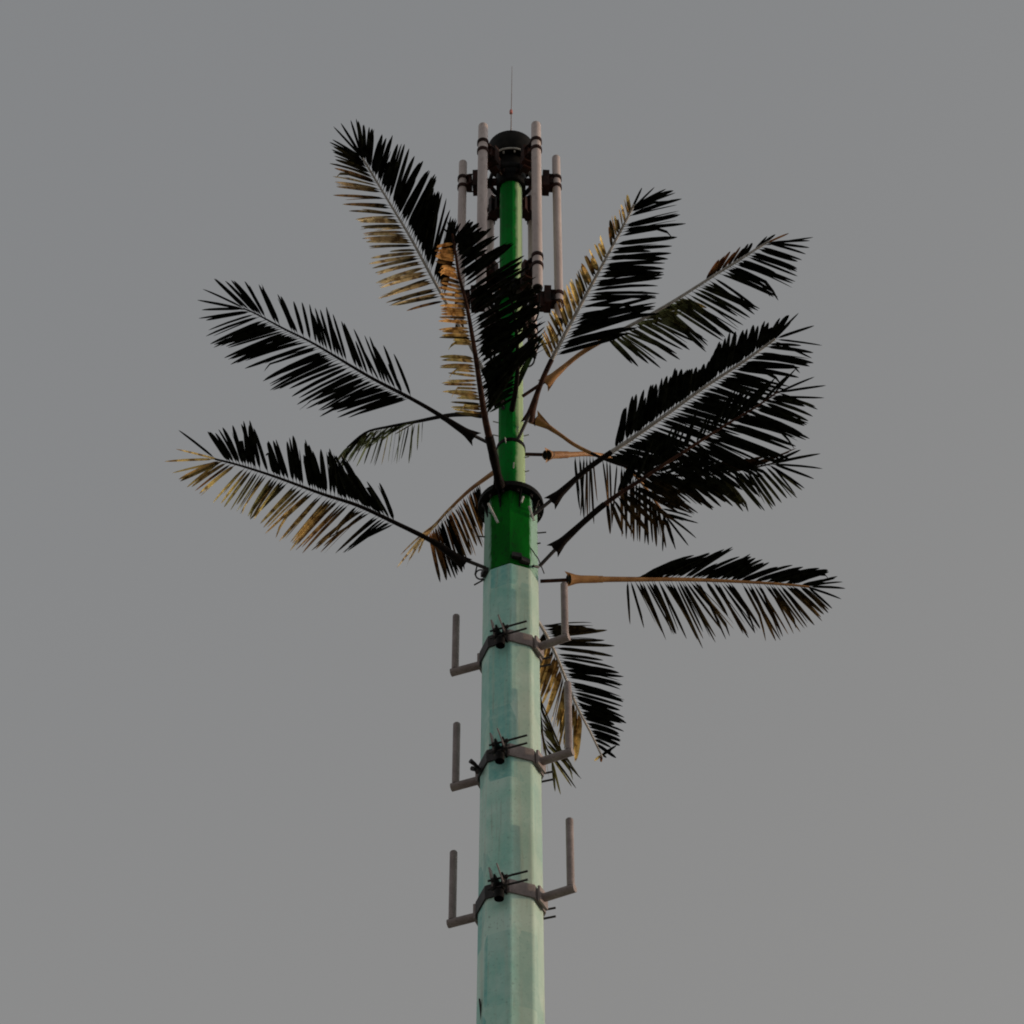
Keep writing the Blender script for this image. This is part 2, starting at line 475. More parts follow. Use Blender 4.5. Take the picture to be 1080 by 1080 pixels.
# clamp ears and cable hooks where the paint changes
for az, dz in ((30, .06), (-70, .05), (12, .1)):
    b = MB()
    a = radians(az); q = Vector((AX + sin(a) * R_SH * .96, -cos(a) * R_SH * .96, z_pale + dz))
    b.box(q, Vector((sin(a), -cos(a), 0)) * .035, Vector((cos(a), sin(a), 0)) * .05, (0, 0, .03))
    part(b, 'clamp_ear', M['rod'], tower)
hk = []
for k in range(15):
    a = 2 * pi * k / 14
    hk.append(P(507 + 5.5 * sin(a), 606 + 5 * cos(a), .02 + .03 * sin(a / 2)))
q = P(509, 1077, -.1)
small('cable_hook', 'rod', (hk, .009), ([P(512, 600, -.1), P(503, 597, -.02), P(501, 606, .0)], .009),
      ([P(511, 611, -.05), P(500, 617, 0)], .009), ([q, q + Vector((-.03, -.03, .22))], [.02, .008]))
small('tie_strap', 'pale_metal', ([P(515, 531, -.34), P(525, 551, -.30)], .013), ([P(558, 534, -.34), P(563, 549, -.28)], .013),
      ([P(552, 524, -.36), P(550, 530, -.36)], .012))
small('guy_cable', 'rod', ([P(559, 577, -.18), P(568, 590, -.14), P(574, 605, .0)], .006), ([P(568, 598, -.12), P(562, 597, -.2)], .014))

# ------------------------------------------------------------------ antennas
ANT_SPEC = [
    (-34, 130, 308, 'pale tubular antenna at the front left of the mast top, its foot behind fronds'),
    (30, 131, 309, 'pale tubular antenna at front right of the mast top with its dark foot showing'),
    (-93, 165, 340, 'pale tubular antenna standing farthest left at the mast top, beside a frond'),
    (93, 160, 338, 'pale tubular antenna standing farthest right at the mast top, foot near a yellow frond'),
    (-155, 190, 371, 'mostly hidden tubular antenna behind the mast top, left of the green mast'),
    (155, 190, 373, 'mostly hidden tubular antenna behind the mast top, right of the green mast'),
]
z_at = P(540, 131, -R_ANT * cos(radians(30))).z
z_ab = P(540, 305, -R_ANT * cos(radians(30))).z
for az, p0, p1, lab in ANT_SPEC:
    x, y = ant_xy(az, .55 if az == 93 else .585 if az == -93 else R_ANT)
    dz = {-93: -.02, 93: .08, -155: .12, 155: .12}.get(az, 0)
    t = thing('antenna', (x, y, z_ab + dz), lab, 'antenna', 'tubular antennas ringed round the mast top')
    ra = .058 if abs(az) < 40 else .050
    b = MB()
    b.prism([(z_ab + dz + .03, ra), (z_at + dz - .02, ra), (z_at + dz - .005, ra * .93), (z_at + dz, ra * .7)], 28, 0, x, y)
    part(b, 'radome', M['antenna'], t, smooth=35)
    b = MB()
    b.prism([(z_ab + dz, ra * .85), (z_ab + dz + .005, ra * .93), (z_ab + dz + .03, ra * .96)], 28, 0, x, y)
    b.prism([(z_ab + dz - .05, .018), (z_ab + dz, .018)], 10, 0, x + .02, y)
    b.prism([(z_ab + dz - .04, .014), (z_ab + dz, .014)], 10, 0, x - .03, y + .01)
    part(b, 'end_cap', M['black'], t, smooth=35)
    b = MB()
    ui = Vector((-sin(radians(az)), cos(radians(az)), 0)); ti = Vector((ui.y, -ui.x, 0))
    c0 = Vector((x + .02, y, z_ab + dz - .04))
    cp = [(0, 0, 0), (.02, .01, -.12), (.09, .04, -.24), (.20, .06, -.27), (.30, .04, -.16), (.38, .0, .02)]
    pp = []
    for i in range(len(cp) - 1):
        for k in range(5):
            t_ = k / 5
            p0, p1, p2, p3 = (Vector(cp[max(i - 1, 0)]), Vector(cp[i]), Vector(cp[i + 1]), Vector(cp[min(i + 2, len(cp) - 1)]))
            pp.append(.5 * (2 * p1 + (p2 - p0) * t_ + (2 * p0 - 5 * p1 + 4 * p2 - p3) * t_ ** 2 + (3 * p1 - p0 - 3 * p2 + p3) * t_ ** 3))
    b.tube([c0 + ui * q.x + ti * q.y + Vector((0, 0, q.z)) for q in pp], .011, 6)
    part(b, 'jumper_cable', M['black'], t, smooth=60)
    for zc in (z_c1, z_c2):
        for q in (-.085, .085):
            b = MB()
            b.prism([(zc + q - .026, ra + .001), (zc + q - .026, ra + .012), (zc + q + .026, ra + .012), (zc + q + .026, ra + .001)], 28, 0, x, y)
            a = radians(az)
            b.box((x - sin(a) * (ra + .02), y + cos(a) * (ra + .02), zc + q), Vector((sin(a), -cos(a), 0)) * .02,
                  Vector((cos(a), sin(a), 0)) * .06, (0, 0, .018))
            part(b, 'clamp_band', M['rust'], t, smooth=35)

# ------------------------------------------------------------------ empty antenna brackets on the shaft
def bracket(py_front, h_left, h_right, left_px, right_px, label, extra):
    zc = zp(py_front, -R_SH)
    rr = R_SH * (1 + .28 * (1 - zc / z_pale))       # shaft radius here
    tl = thing('antenna_bracket', (AX, 0, zc), label, 'antenna bracket', 'empty pipe brackets clamped to the shaft')
    V = [(AX + rr * sin(radians(-2 + 45 * k)) * 1.012, -rr * cos(radians(-2 + 45 * k)) * 1.012) for k in range(-4, 5)]
    v = {k: V[k + 4] for k in range(-4, 5)}
    hh = .075
    def lerp(a, c, t): return (a[0] + (c[0] - a[0]) * t, a[1] + (c[1] - a[1]) * t)
    # plates (plan travels clockwise seen from above -> outward is to the right)
    right_plan = [lerp(v[-1], v[0], .86), v[0], v[1], v[2], lerp(v[2], v[3], .5)]
    left_plan = [lerp(v[-3], v[-2], .2), v[-2], v[-1], lerp(v[-1], v[0], .58)]
    for plan in (right_plan, left_plan):
        b = MB(); b.strip(plan, zc - hh, zc + hh, .016)
        part(b, 'clamp_plate', M['steel'] if plan is right_plan else M['rod'], tl)
    ends = {}
    for side, px, h in (('l', left_px, h_left), ('r', right_px, h_right)):
        yb = .215 if side == 'l' else -.27
        s = scale_at(Vector((AX, yb, zc)))
        xe = (px - HALF) * s
        end = Vector((xe, yb, zc - .005))
        d = Vector((xe - AX, yb, 0)).normalized()
        st = Vector((AX, 0, zc - .005)) + d * (rr * .97 + .02)
        up = Vector((0, 0, 1))
        rp = .042
        b = MB()
        b.tube([st, end + d * rp], rp, 16)
        b.box(st + d * .012, d * .012, Vector((d.y, -d.x, 0)) * .085, (0, 0, .085))
        part(b, 'arm', M['steel'], tl, smooth=40)
        b = MB()
        b.tube([end + up * (rp * .75), end + up * (h - .012), end + up * (h - .003), end + up * h], [.037, .037, .032, .018], 18)
        part(b, 'upright', M['steel'], tl, smooth=40)
    # front flanges with two threaded rods, a short pipe end below them
    dv = Vector((.93, -.37, 0)).normalized(); nv = Vector((-.37, -.93, 0)).normalized()
    fp = Vector((lerp(v[-1], v[0], .75)[0], lerp(v[-1], v[0], .75)[1], zc))
    b = MB()
    b.box(fp + nv * .06 - dv * .045, dv * .008, nv * .06, (0, 0, .085))
    b.box(fp + nv * .06 + dv * .03, dv * .008, nv * .06, (0, 0, .085))
    b.box(fp + nv * .012 - dv * .01, dv * .05, nv * .012, (0, 0, .06))
    part(b, 'front_flange', M['black'], tl)
    for q in (-.05, .05):
        b = MB()
        p0 = fp + nv * .085 + Vector((0, 0, q))
        b.tube([p0 - dv * .12, p0 + dv * .27], .0105, 8)
        for w in (-.075, .062):
            b.tube([p0 + dv * (w - .012), p0 + dv * (w + .012)], .022, 6)
        part(b, 'threaded_rod', M['rod'], tl)
        b = MB()
        r0 = Vector((*lerp(v[2], v[3], .5), zc + q))
        b.tube([r0 - dv * .1, r0 + dv * .15 + nv * -.02], .0105, 8)
        part(b, 'threaded_rod', M['rod'], tl)
    b = MB()
    c = fp + nv * .085 - dv * .01
    b.tube([c + Vector((0, 0, -.10)), c + Vector((0, 0, -.19))], .046, 16, caps=False)
    b.tube([c + Vector((0, 0, -.19)), c + Vector((0, 0, -.10)), c + Vector((0, 0, -.0999))], [.040, .040, .001], 16, caps=False)
    part(b, 'pipe_stub', M['black'], tl, smooth=40)
    # upright strut tab behind the front flange
    b = MB()
    c = fp - dv * .10 + nv * .03
    b.box(c + Vector((0, 0, .09)), dv * .008, nv * .03, Vector((-.02, -.01, .13)))
    c2 = fp + dv * .03 + nv * .16
    b.box(c2 + Vector((0, 0, .04)), dv * .007 + nv * .004, nv * .012, Vector((.03, 0, -.11)))
    part(b, 'brace_strap', M['steel'], tl)
    if extra:
        b = MB()
        c = Vector((*lerp(v[-2], v[-1], .2), zc - .03))
        for k, (dx, dz) in enumerate(((-.06, .02), (-.02, -.08), (-.05, -.05))):
            b.tube([c, c + Vector((dx, -.08, dz)), c + Vector((dx * 1.7, -.12, dz * 1.4))], [.016, .02, .024], 8)
        part(b, 'cable_clip', M['rod'], tl)
    return tl

def up_len(px0, px1, y): return P(540, px0, y).z - P(540, px1, y).z
bracket(671, up_len(648, 707, .27), up_len(611, 668, -.27), 480, 596,
        'pipe bracket clamped high on the shaft, just under the green paint, with upturned arms', False)
bracket(792, up_len(762, 828, .27), up_len(724, 798, -.27), 480.5, 600,
        'pipe bracket clamped to the pale shaft between two others, right arm before a hanging frond', True)
bracket(936, up_len(902, 977, .27), up_len(868, 942, -.27), 477, 602,
        'lowest pipe bracket on the pale shaft, upturned arms with only sky behind them', False)

# ------------------------------------------------------------------ palm fronds
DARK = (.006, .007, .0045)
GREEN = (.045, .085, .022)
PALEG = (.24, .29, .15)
YEL = (.92, .68, .24)  # this yellow and the tan put sunlight on leaflets into their colour
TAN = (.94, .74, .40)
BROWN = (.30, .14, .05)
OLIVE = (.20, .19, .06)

def mix(a, b, t): return tuple(a[i] + (b[i] - a[i]) * t for i in range(3))

def lookup(tab, s):
    if s <= tab[0][0]: return tab[0][1:]
    for a, c in zip(tab, tab[1:]):
        if s <= c[0]:
            t = (s - a[0]) / max(1e-6, c[0] - a[0])
            return tuple(a[i] + (c[i] - a[i]) * t for i in range(1, len(a)))
    return tab[-1][1:]

def leaflet(mb, root, dirv, length, wdir, width, tint0, tint1, rnd, bulge, hook=None):
    """one folded lance-shaped leaflet: thin at its root, widest a third of the way out, pointed"""
    prof = [(0, .12), (.08, .16), (.15, .75), (.28, 1.0), (.60, .98), (.82, .78), (.94, .46), (1.0, .10)]
    nrm = dirv.cross(wdir).normalized()
    fold = rnd.uniform(.15, .45)
    side = rnd.choice((-1, 1))
    vs, col, fs = [], [], []
    tw = rnd.uniform(-.35, .35)
    for i, (t, w) in enumerate(prof):
        a = tw * t
        wd = wdir * cos(a) + nrm * sin(a)
        nn = nrm * cos(a) - wdir * sin(a)
        c = root + dirv * (t * length) + Vector((0, 0, 1)) * (bulge * length * 4 * t * (1 - t))
        if hook and t > hook[0]:
            c = root + dirv * (hook[0] * length) + hook[1] * ((t - hook[0]) * length) + Vector((0, 0, 1)) * (bulge * length * 4 * t * (1 - t))
        hw = wd * (width * w * .5)
        lift = nn * (width * w * .5 * fold) * side
        vs += [c - hw + lift, c, c + hw + lift]
        k = mix(tint0, tint1, min(1, max(0, (t - .15) / .6)))
        col += [k, k, k]
        if i:
            o = i * 3
            fs += [(o - 3, o - 2, o + 1, o), (o - 2, o - 1, o + 2, o + 1)]
    mb.add(vs, fs, col)

FRONDS = []
def frond(name_label, seed, stem, y0, y1, rows, tip, stem_mat, base_mat=None, leaf_from=0.0, stem_r=(.035, .012),
          socket=True, foot_to=.12, foot_r=.060, rod=None, spacing=3.4, width=3.35, ycurve=1.0):
    """stem: photo pixels from the socket to the tip; y0, y1: depths of its two ends;
       rows: list of dicts(pairs=[((root px),(tip px))...], fold, tint0, tint1); tip: list of tip pixels"""
    rnd = random.Random(seed)
    # stem as a smooth space curve
    n = len(stem)
    L = [0]
    for a, c in zip(stem, stem[1:]): L.append(L[-1] + math.hypot(c[0] - a[0], c[1] - a[1]))
    tot = L[-1]
    def px(s):
        d = s * tot
        for i in range(n - 1):
            if d <= L[i + 1] or i == n - 2:
                t = (d - L[i]) / (L[i + 1] - L[i])
                # Catmull-Rom through the pixels
                p0 = stem[max(i - 1, 0)]; p1 = stem[i]; p2 = stem[i + 1]; p3 = stem[min(i + 2, n - 1)]
                return tuple(.5 * (2 * p1[k] + (p2[k] - p0[k]) * t + (2 * p0[k] - 5 * p1[k] + 4 * p2[k] - p3[k]) * t * t
                                   + (3 * p1[k] - p0[k] - 3 * p2[k] + p3[k]) * t ** 3) for k in (0, 1))
    def pt(s):
        q = px(s)
        return P(q[0], q[1], y0 + (y1 - y0) * s ** ycurve)
    def s_of(q):
        best = min(range(201), key=lambda k: (px(k / 200)[0] - q[0]) ** 2 + (px(k / 200)[1] - q[1]) ** 2)
        return best / 200
    root = thing('palm_frond', pt(0), name_label, 'palm frond', 'artificial palm fronds bolted round the mast')
    # stem, starting wide at its flared foot
    ns = 26
    f0 = foot_to - .02 if socket else 0
    pts = [pt(f0 + (.995 - f0) * k / ns) for k in range(ns + 1)]
    b = MB()
    sm = scale_at(pt(.5))
    b.tube(pts, [(stem_r[0] + (stem_r[1] - stem_r[0]) * (k / ns) ** .6) for k in range(ns + 1)], 8)
    part(b, 'stem', M[stem_mat], root, smooth=50)
    if socket:
        b = MB()
        ln = (pt(.1) - pt(0)).length / .1
        q = min(foot_to, .30 / ln)
        pf = [pt(0.0), pt(q * .15), pt(q * .5), pt(q)] + [pt(q + (foot_to + .02 - q) * k / 6) for k in range(1, 7)]
        b.tube(pf, [foot_r, foot_r * .93, foot_r * .7, stem_r[0] * 1.15] + [stem_r[0] * 1.08] * 6, 10)
        bh = MB(); dd = (pt(.02) - pt(0)).normalized(); bh.tube([pt(0) - dd * .003, pt(0) - dd * .008], foot_r * .88, 10)
        ft = part(b, 'foot', M[base_mat or stem_mat], root, smooth=50)
        subpart(bh, 'dark_end_disc', M['black'], ft, root)  # flat black disc standing in for shade inside the foot
        # torn flared ears of the foot
        d = (pt(.06) - pt(0)).normalized(); w = d.cross(FWD).normalized()
        b = MB()
        for q in (-1, 1):
            p0 = pt(.06) + w * .03 * q
            p1 = pt(0) + w * .085 * q - d * .05
            p2 = pt(0) + w * .02 * q
            th = FWD * .012
            b.add([p0 - th, p1 - th, p2 - th, p0 + th, p1 + th, p2 + th], [(0, 1, 2), (5, 4, 3), (0, 3, 4, 1), (1, 4, 5, 2), (2, 5, 3, 0)])
        subpart(b, 'flared_lip', M[base_mat or stem_mat], ft, root)
    if rod:
        b = MB()
        b.tube([P(*rod), pt(.06)], .019, 8)
        part(b, 'mounting_rod', M['rod'] if base_mat != 'stem_brown' else M['stem_red'], root)
    for ri, row in enumerate(rows):
        tab = []
        for a, c in row['pairs']:
            tab.append((s_of(a), c[0] - a[0], c[1] - a[1]))
        tab.sort()
        mb = MB()
        s = tab[0][0]
        s_end = tab[-1][0]
        wander = 0.0
        step = row.get('spacing', spacing) / tot
        gap = row.get('gap', .07)
        while s <= s_end + 1e-6:
            wander = wander * .6 + rnd.gauss(0, row.get('wander', 2.3))
            if rnd.random() > gap:
                vx, vy = lookup(tab, s)
                ang = radians(wander + rnd.uniform(-2, 2))
                ln = rnd.uniform(.90, 1.06) * (1 if rnd.random() > .10 else rnd.uniform(.6, .88))
                vx, vy = (vx * cos(ang) - vy * sin(ang)) * ln, (vx * sin(ang) + vy * cos(ang)) * ln
                base = pt(s)
                s2 = min(1, s + .02); s1 = max(0, s2 - .04)
                q1, q2 = px(s1), px(s2)
                di = Vector((q2[0] - q1[0], q2[1] - q1[1])); dl = di.length; di.normalize()
                d3 = pt(s2) - pt(s1)
                slope = d3.dot(FWD) / max(1e-6, dl)              # metres away per pixel along the stem
                m = scale_at(base)
                along = vx * di.x + vy * di.y
                perp = vx * -di.y + vy * di.x
                vec = RGT * vx * m - UPV * vy * m + FWD * (along * slope * .8 + abs(perp) * m * row.get('fold', 0) + abs(perp) * m * rnd.uniform(-.14, .14))
                length = vec.length; dv = vec.normalized()
                # blade lies in the frond's surface, tilted about its own length
                wd = (d3 - dv * d3.dot(dv)).normalized()
                nrm = dv.cross(wd)
                a = radians(row.get('twist', 0) + rnd.uniform(-22, 22))
                if row.get('sunny'):          # blades turned to catch the low sun
                    want = (sd * .9 - FWD).normalized()
                    nrm = (want - dv * want.dot(dv)).normalized()
                    wd = nrm.cross(dv)
                    a = radians(rnd.uniform(-25, 25))
                    wd, nrm = wd * cos(a) + nrm * sin(a), nrm
                else:
                    wd = wd * cos(a) + nrm * sin(a)
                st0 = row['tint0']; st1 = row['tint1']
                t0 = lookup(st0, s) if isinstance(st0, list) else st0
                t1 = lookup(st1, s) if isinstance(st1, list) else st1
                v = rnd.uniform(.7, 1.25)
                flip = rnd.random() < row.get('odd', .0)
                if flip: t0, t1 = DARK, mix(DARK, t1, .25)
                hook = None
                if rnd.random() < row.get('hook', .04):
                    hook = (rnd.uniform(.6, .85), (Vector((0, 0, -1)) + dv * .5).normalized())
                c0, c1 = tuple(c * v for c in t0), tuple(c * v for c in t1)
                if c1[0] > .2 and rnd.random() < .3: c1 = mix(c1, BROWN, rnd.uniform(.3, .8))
                leaflet(mb, base, dv, length, wd, width * m * rnd.uniform(.7, 1.2) * row.get('w', 1), c0, c1, rnd,
                        rnd.uniform(0, .05), hook)
                if rnd.random() < .35 and not hook:                # a torn strand splitting off beside it
                    dv2 = (dv + wd * rnd.choice((-1, 1)) * rnd.uniform(.03, .09)).normalized()
                    leaflet(mb, base, dv2, length * rnd.uniform(.7, 1.02), wd, width * m * rnd.uniform(.3, .5), c0, c1, rnd, rnd.uniform(0, .06))
            s += step * rnd.uniform(.6, 1.4)
        part(mb, 'leaflet_row', M['leaf'], root, tint=True)
    if tip:
        mb = MB()
        for entry in tip:
            q, tint = entry if isinstance(entry[0], tuple) else (entry, DARK)
            s = rnd.uniform(.95, 1.0)
            base = pt(s); a = px(s); m = scale_at(base)
            vx, vy = q[0] - a[0], q[1] - a[1]
            d3 = pt(1) - pt(.95)
            q1 = px(.95); q2 = px(1); di = Vector((q2[0] - q1[0], q2[1] - q1[1])); dl = di.length; di.normalize()
            slope = d3.dot(FWD) / max(1e-6, dl)
            vec = RGT * vx * m - UPV * vy * m + FWD * ((vx * di.x + vy * di.y) * slope * .7 + rnd.uniform(-.05, .05))
            dv = vec.normalized()
            side = dv.cross(FWD).normalized()
            a2 = radians(rnd.uniform(-35, 35)); nn = dv.cross(side)
            leaflet(mb, base, dv, vec.length, side * cos(a2) + nn * sin(a2), width * m * rnd.uniform(.7, .95), mix(DARK, tint, .6), tint, rnd, rnd.uniform(0, .03))
        part(mb, 'tip_leaflets', M['leaf'], root, tint=True)
    return root

D = DARK
# upper left frond, its right half dark and its left half tinted sunlit yellow
frond('upright frond at upper left, right half dark and left half sunlit yellow', 11,
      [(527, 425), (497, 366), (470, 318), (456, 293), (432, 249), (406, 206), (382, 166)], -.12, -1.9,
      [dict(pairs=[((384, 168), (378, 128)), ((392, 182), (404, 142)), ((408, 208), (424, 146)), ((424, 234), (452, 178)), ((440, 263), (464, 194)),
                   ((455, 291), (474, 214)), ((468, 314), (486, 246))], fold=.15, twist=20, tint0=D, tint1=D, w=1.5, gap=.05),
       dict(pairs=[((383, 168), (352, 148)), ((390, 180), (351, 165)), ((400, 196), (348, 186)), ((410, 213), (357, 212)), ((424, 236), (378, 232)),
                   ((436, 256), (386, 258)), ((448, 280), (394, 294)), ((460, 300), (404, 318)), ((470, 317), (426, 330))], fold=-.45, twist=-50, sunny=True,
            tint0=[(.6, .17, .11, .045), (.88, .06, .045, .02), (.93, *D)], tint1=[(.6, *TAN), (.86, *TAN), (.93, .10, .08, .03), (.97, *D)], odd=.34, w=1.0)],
      [(352, 134), (360, 131), (370, 127), (376, 126), (383, 132), (351, 148), (350, 158)], 'stem_pale', 'stem_dark', rod=(532, 432, -.1), stem_r=(.026, .011))

# frond standing in front of the green mast
frond('frond in front of the green mast, broad dark right half, short yellow left half', 12,
      [(527, 512), (519, 474), (511, 438), (501, 372), (492, 321), (484, 290), (480, 264), (477, 246)], -.36, -2.7,
      [dict(pairs=[((478, 252), (500, 234)), ((481, 268), (512, 240)), ((484, 288), (536, 254)), ((490, 312), (556, 280)), ((496, 345), (570, 305)),
                   ((502, 376), (572, 330)), ((507, 410), (568, 352)), ((512, 440), (556, 384))], fold=.12, twist=15, tint0=D, tint1=D, w=1.75, spacing=3.8, gap=.04, wander=3),
       dict(pairs=[((479, 256), (462, 262)), ((482, 275), (458, 274)), ((485, 296), (462, 290)), ((490, 313), (462, 312)), ((495, 338), (464, 340)), ((501, 375), (464, 377)),
                   ((506, 408), (466, 406)), ((511, 434), (478, 430)), ((512, 442), (482, 436))], fold=-.75, twist=-40, sunny=True,
            tint0=[(.25, .20, .13, .05), (.5, .30, .20, .08), (.9, .4, .2, .06)], tint1=[(.25, *YEL), (.45, .40, .30, .12), (.55, .34, .30, .10), (.62, .58, .33, .11), (1, .62, .33, .12)],
            odd=.2, hook=.25, spacing=3.8, w=1.05)],
      [(466, 240), (472, 234), (478, 232), (486, 236), (496, 232), (506, 238)], 'stem_red', 'stem_dark', rod=None, stem_r=(.044, .012), foot_to=.18)

# left middle frond
frond('wholly black frond reaching left at mid height on a bare dark stem', 13,
      [(499, 461), (464, 438), (433, 420), (389, 397), (332, 363), (300, 347), (270, 331), (256, 325)], -.25, -1.15,
      [dict(pairs=[((432, 420), (372, 440)), ((420, 414), (352, 441)), ((376, 390), (308, 420)), ((340, 369), (268, 394)), ((312, 353), (244, 378)), ((290, 341), (226, 362)),
                   ((266, 329), (216, 346)), ((262, 328), (210, 334))], fold=.05, twist=10, tint0=D, tint1=D, w=1.05),
       dict(pairs=[((434, 420), (416, 372)), ((402, 405), (376, 352)), ((368, 385), (352, 332)), ((332, 363), (324, 318)), ((310, 352), (296, 312)), ((286, 339), (264, 298)),
                   ((270, 331), (234, 295)), ((262, 327), (222, 292))], fold=.25, twist=-15, tint0=D, tint1=D, spacing=5.0)],
      [(226, 294), (214, 305), (209, 317), (213, 327), (210, 336)], 'stem_dark', 'stem_dark', rod=(515, 467, -.12), stem_r=(.028, .008))

# lower left frond
frond('long frond reaching farthest left, its tip and lower leaflet ends yellow', 14,
      [(489, 594), (458, 572), (414, 550), (377, 533), (340, 521), (288, 502), (250, 490), (226, 484)], -.28, -1.3,
      [dict(pairs=[((418, 552), (374, 578)), ((392, 540), (346, 582)), ((372, 532), (322, 582)), ((350, 525), (308, 578)), ((334, 519), (286, 566)), ((310, 509), (272, 550)),
                   ((286, 501), (258, 542)), ((262, 494), (236, 534)), ((244, 489), (206, 522)), ((232, 486), (190, 508))], fold=-.2, twist=-35, sunny=True,
            tint0=[(.3, *D), (.6, .03, .025, .012), (.85, .05, .04, .02), (1, .2, .13, .05)], tint1=[(.35, *D), (.42, .30, .18, .07), (.6, .80, .55, .20), (.8, .75, .66, .25), (1, *YEL)], odd=.22),
       dict(pairs=[((416, 551), (404, 508)), ((404, 545), (372, 488)), ((380, 535), (354, 484)), ((346, 522), (340, 470)), ((328, 516), (310, 464)), ((312, 510), (300, 462)), ((292, 504), (284, 468)),
                   ((286, 501), (270, 446)), ((258, 493), (244, 448)), ((242, 488), (216, 456)), ((232, 486), (208, 456))], fold=.15, twist=10, tint0=D, tint1=D, w=1.5, gap=.10, wander=3.5)],
      [((190, 454), D), ((188, 474), YEL), ((176, 487), YEL), ((183, 499), YEL), ((192, 506), YEL), ((198, 514), YEL)], 'stem_dark', 'stem_dark', rod=(512, 599, -.2), stem_r=(.030, .010))

# small frond behind, left
frond('small pale green frond drooping behind the long dark ones, left of the mast', 15,
      [(512, 437), (490, 437), (470, 438.5), (440, 444.5), (410, 450), (386, 456), (366, 472)], .1, 1.55,
      [dict(pairs=[((446, 444), (444, 470)), ((436, 446), (434, 488)), ((420, 449), (416, 492)), ((404, 452), (392, 494)), ((390, 456), (366, 492)), ((376, 464), (356, 490))],
            fold=.3, twist=20, tint0=PALEG, tint1=[(.3, .06, .07, .035), (.7, *PALEG), (1, *PALEG)], spacing=3.6, odd=.4, w=.9, wander=5),
       dict(pairs=[((444, 444), (420, 452)), ((420, 449), (392, 470)), ((400, 452), (372, 478)), ((384, 457), (356, 486))], fold=.5, sunny=True, tint0=PALEG, tint1=PALEG, spacing=3.0, w=1.3)],
      [((352, 489), PALEG), ((360, 493), PALEG), ((364, 484), PALEG)], 'stem_dark', 'stem_dark', rod=None, stem_r=(.035, .010), socket=False)

# small frond behind the shaft, left
frond('short brownish frond seen behind the mast flange, hanging down to its left', 16,
      [(524, 496), (510, 506), (494, 518), (473, 538), (460, 552), (448, 562)], .15, 1.5,
      [dict(pairs=[((506, 510), (510, 548)), ((498, 516), (512, 566)), ((488, 524), (506, 576)), ((476, 535), (498, 588)), ((468, 543), (488, 602)), ((458, 553), (474, 612)), ((452, 560), (462, 616))],
            fold=.25, twist=25, tint0=BROWN, tint1=[(.2, *D), (.5, .45, .27, .09), (.7, *D), (1, .03, .02, .01)], spacing=2.2, odd=.6, w=1.9, gap=.02),
       dict(pairs=[((488, 524), (462, 556)), ((470, 541), (440, 574)), ((456, 556), (420, 594))], fold=.4, twist=60, tint0=TAN, tint1=TAN, spacing=5, w=.6)],
      [((416, 600), TAN), ((430, 592), TAN), ((440, 584), TAN)], 'stem_brown', 'stem_brown', rod=None, stem_r=(.030, .012), socket=False)

# upper right frond, upright
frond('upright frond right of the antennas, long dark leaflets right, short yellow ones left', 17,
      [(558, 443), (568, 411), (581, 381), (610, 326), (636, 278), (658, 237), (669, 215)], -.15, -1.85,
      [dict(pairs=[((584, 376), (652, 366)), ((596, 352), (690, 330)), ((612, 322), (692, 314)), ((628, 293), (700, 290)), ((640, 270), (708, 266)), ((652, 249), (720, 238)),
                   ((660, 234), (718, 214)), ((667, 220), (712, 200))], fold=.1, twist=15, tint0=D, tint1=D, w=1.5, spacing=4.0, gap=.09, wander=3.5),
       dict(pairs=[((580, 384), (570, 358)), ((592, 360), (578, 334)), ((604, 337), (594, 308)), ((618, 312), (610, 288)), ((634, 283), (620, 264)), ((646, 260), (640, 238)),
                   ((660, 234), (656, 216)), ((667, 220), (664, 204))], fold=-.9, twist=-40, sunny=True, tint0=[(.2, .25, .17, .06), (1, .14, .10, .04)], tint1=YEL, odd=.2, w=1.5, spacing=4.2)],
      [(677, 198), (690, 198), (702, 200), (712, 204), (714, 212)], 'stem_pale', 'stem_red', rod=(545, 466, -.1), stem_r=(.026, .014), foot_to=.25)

# right upper frond
frond('frond arching to the upper right, leaflets all swept below a pale olive stem', 18,
      [(576, 404), (607, 377), (634, 360), (682, 334), (713, 316), (754, 290), (780, 274), (800, 261), (812, 254)], -.2, -1.2,
      [dict(pairs=[((640, 357), (668, 384)), ((656, 349), (716, 376)), ((676, 337), (722, 374)), ((690, 329), (744, 362)), ((716, 314), (770, 358)), ((738, 300), (796, 334)), ((752, 291), (804, 322)),
                   ((766, 283), (824, 314)), ((780, 274), (840, 296)), ((790, 267), (844, 280)), ((802, 260), (850, 268))], fold=.12, twist=12,
            tint0=[(.25, .10, .11, .05), (.5, .12, .13, .06), (.65, .03, .035, .015), (.8, *D)], tint1=[(.2, *D), (1, *D)], w=1.15, gap=.14, wander=4),
       dict(pairs=[((744, 297), (760, 272)), ((756, 289), (772, 264)), ((780, 274), (790, 258)), ((796, 263), (812, 248)), ((804, 258), (824, 244))], fold=.6, twist=30,
            tint0=D, tint1=[(.6, .20, .08, .03), (.75, .20, .08, .03), (.85, *D)], spacing=5),
       dict(pairs=[((668, 342), (700, 338)), ((690, 329), (732, 322)), ((716, 314), (752, 320))], fold=.5, twist=50, tint0=PALEG, tint1=OLIVE, spacing=4, w=1.2, odd=.1, sunny=True)],
      [((832, 246), BROWN), (858, 250), (854, 254), (854, 261), (850, 268), (846, 274)], 'stem_pale', 'stem_brown', rod=(551, 418, -.12), stem_r=(.024, .013), foot_to=.26)

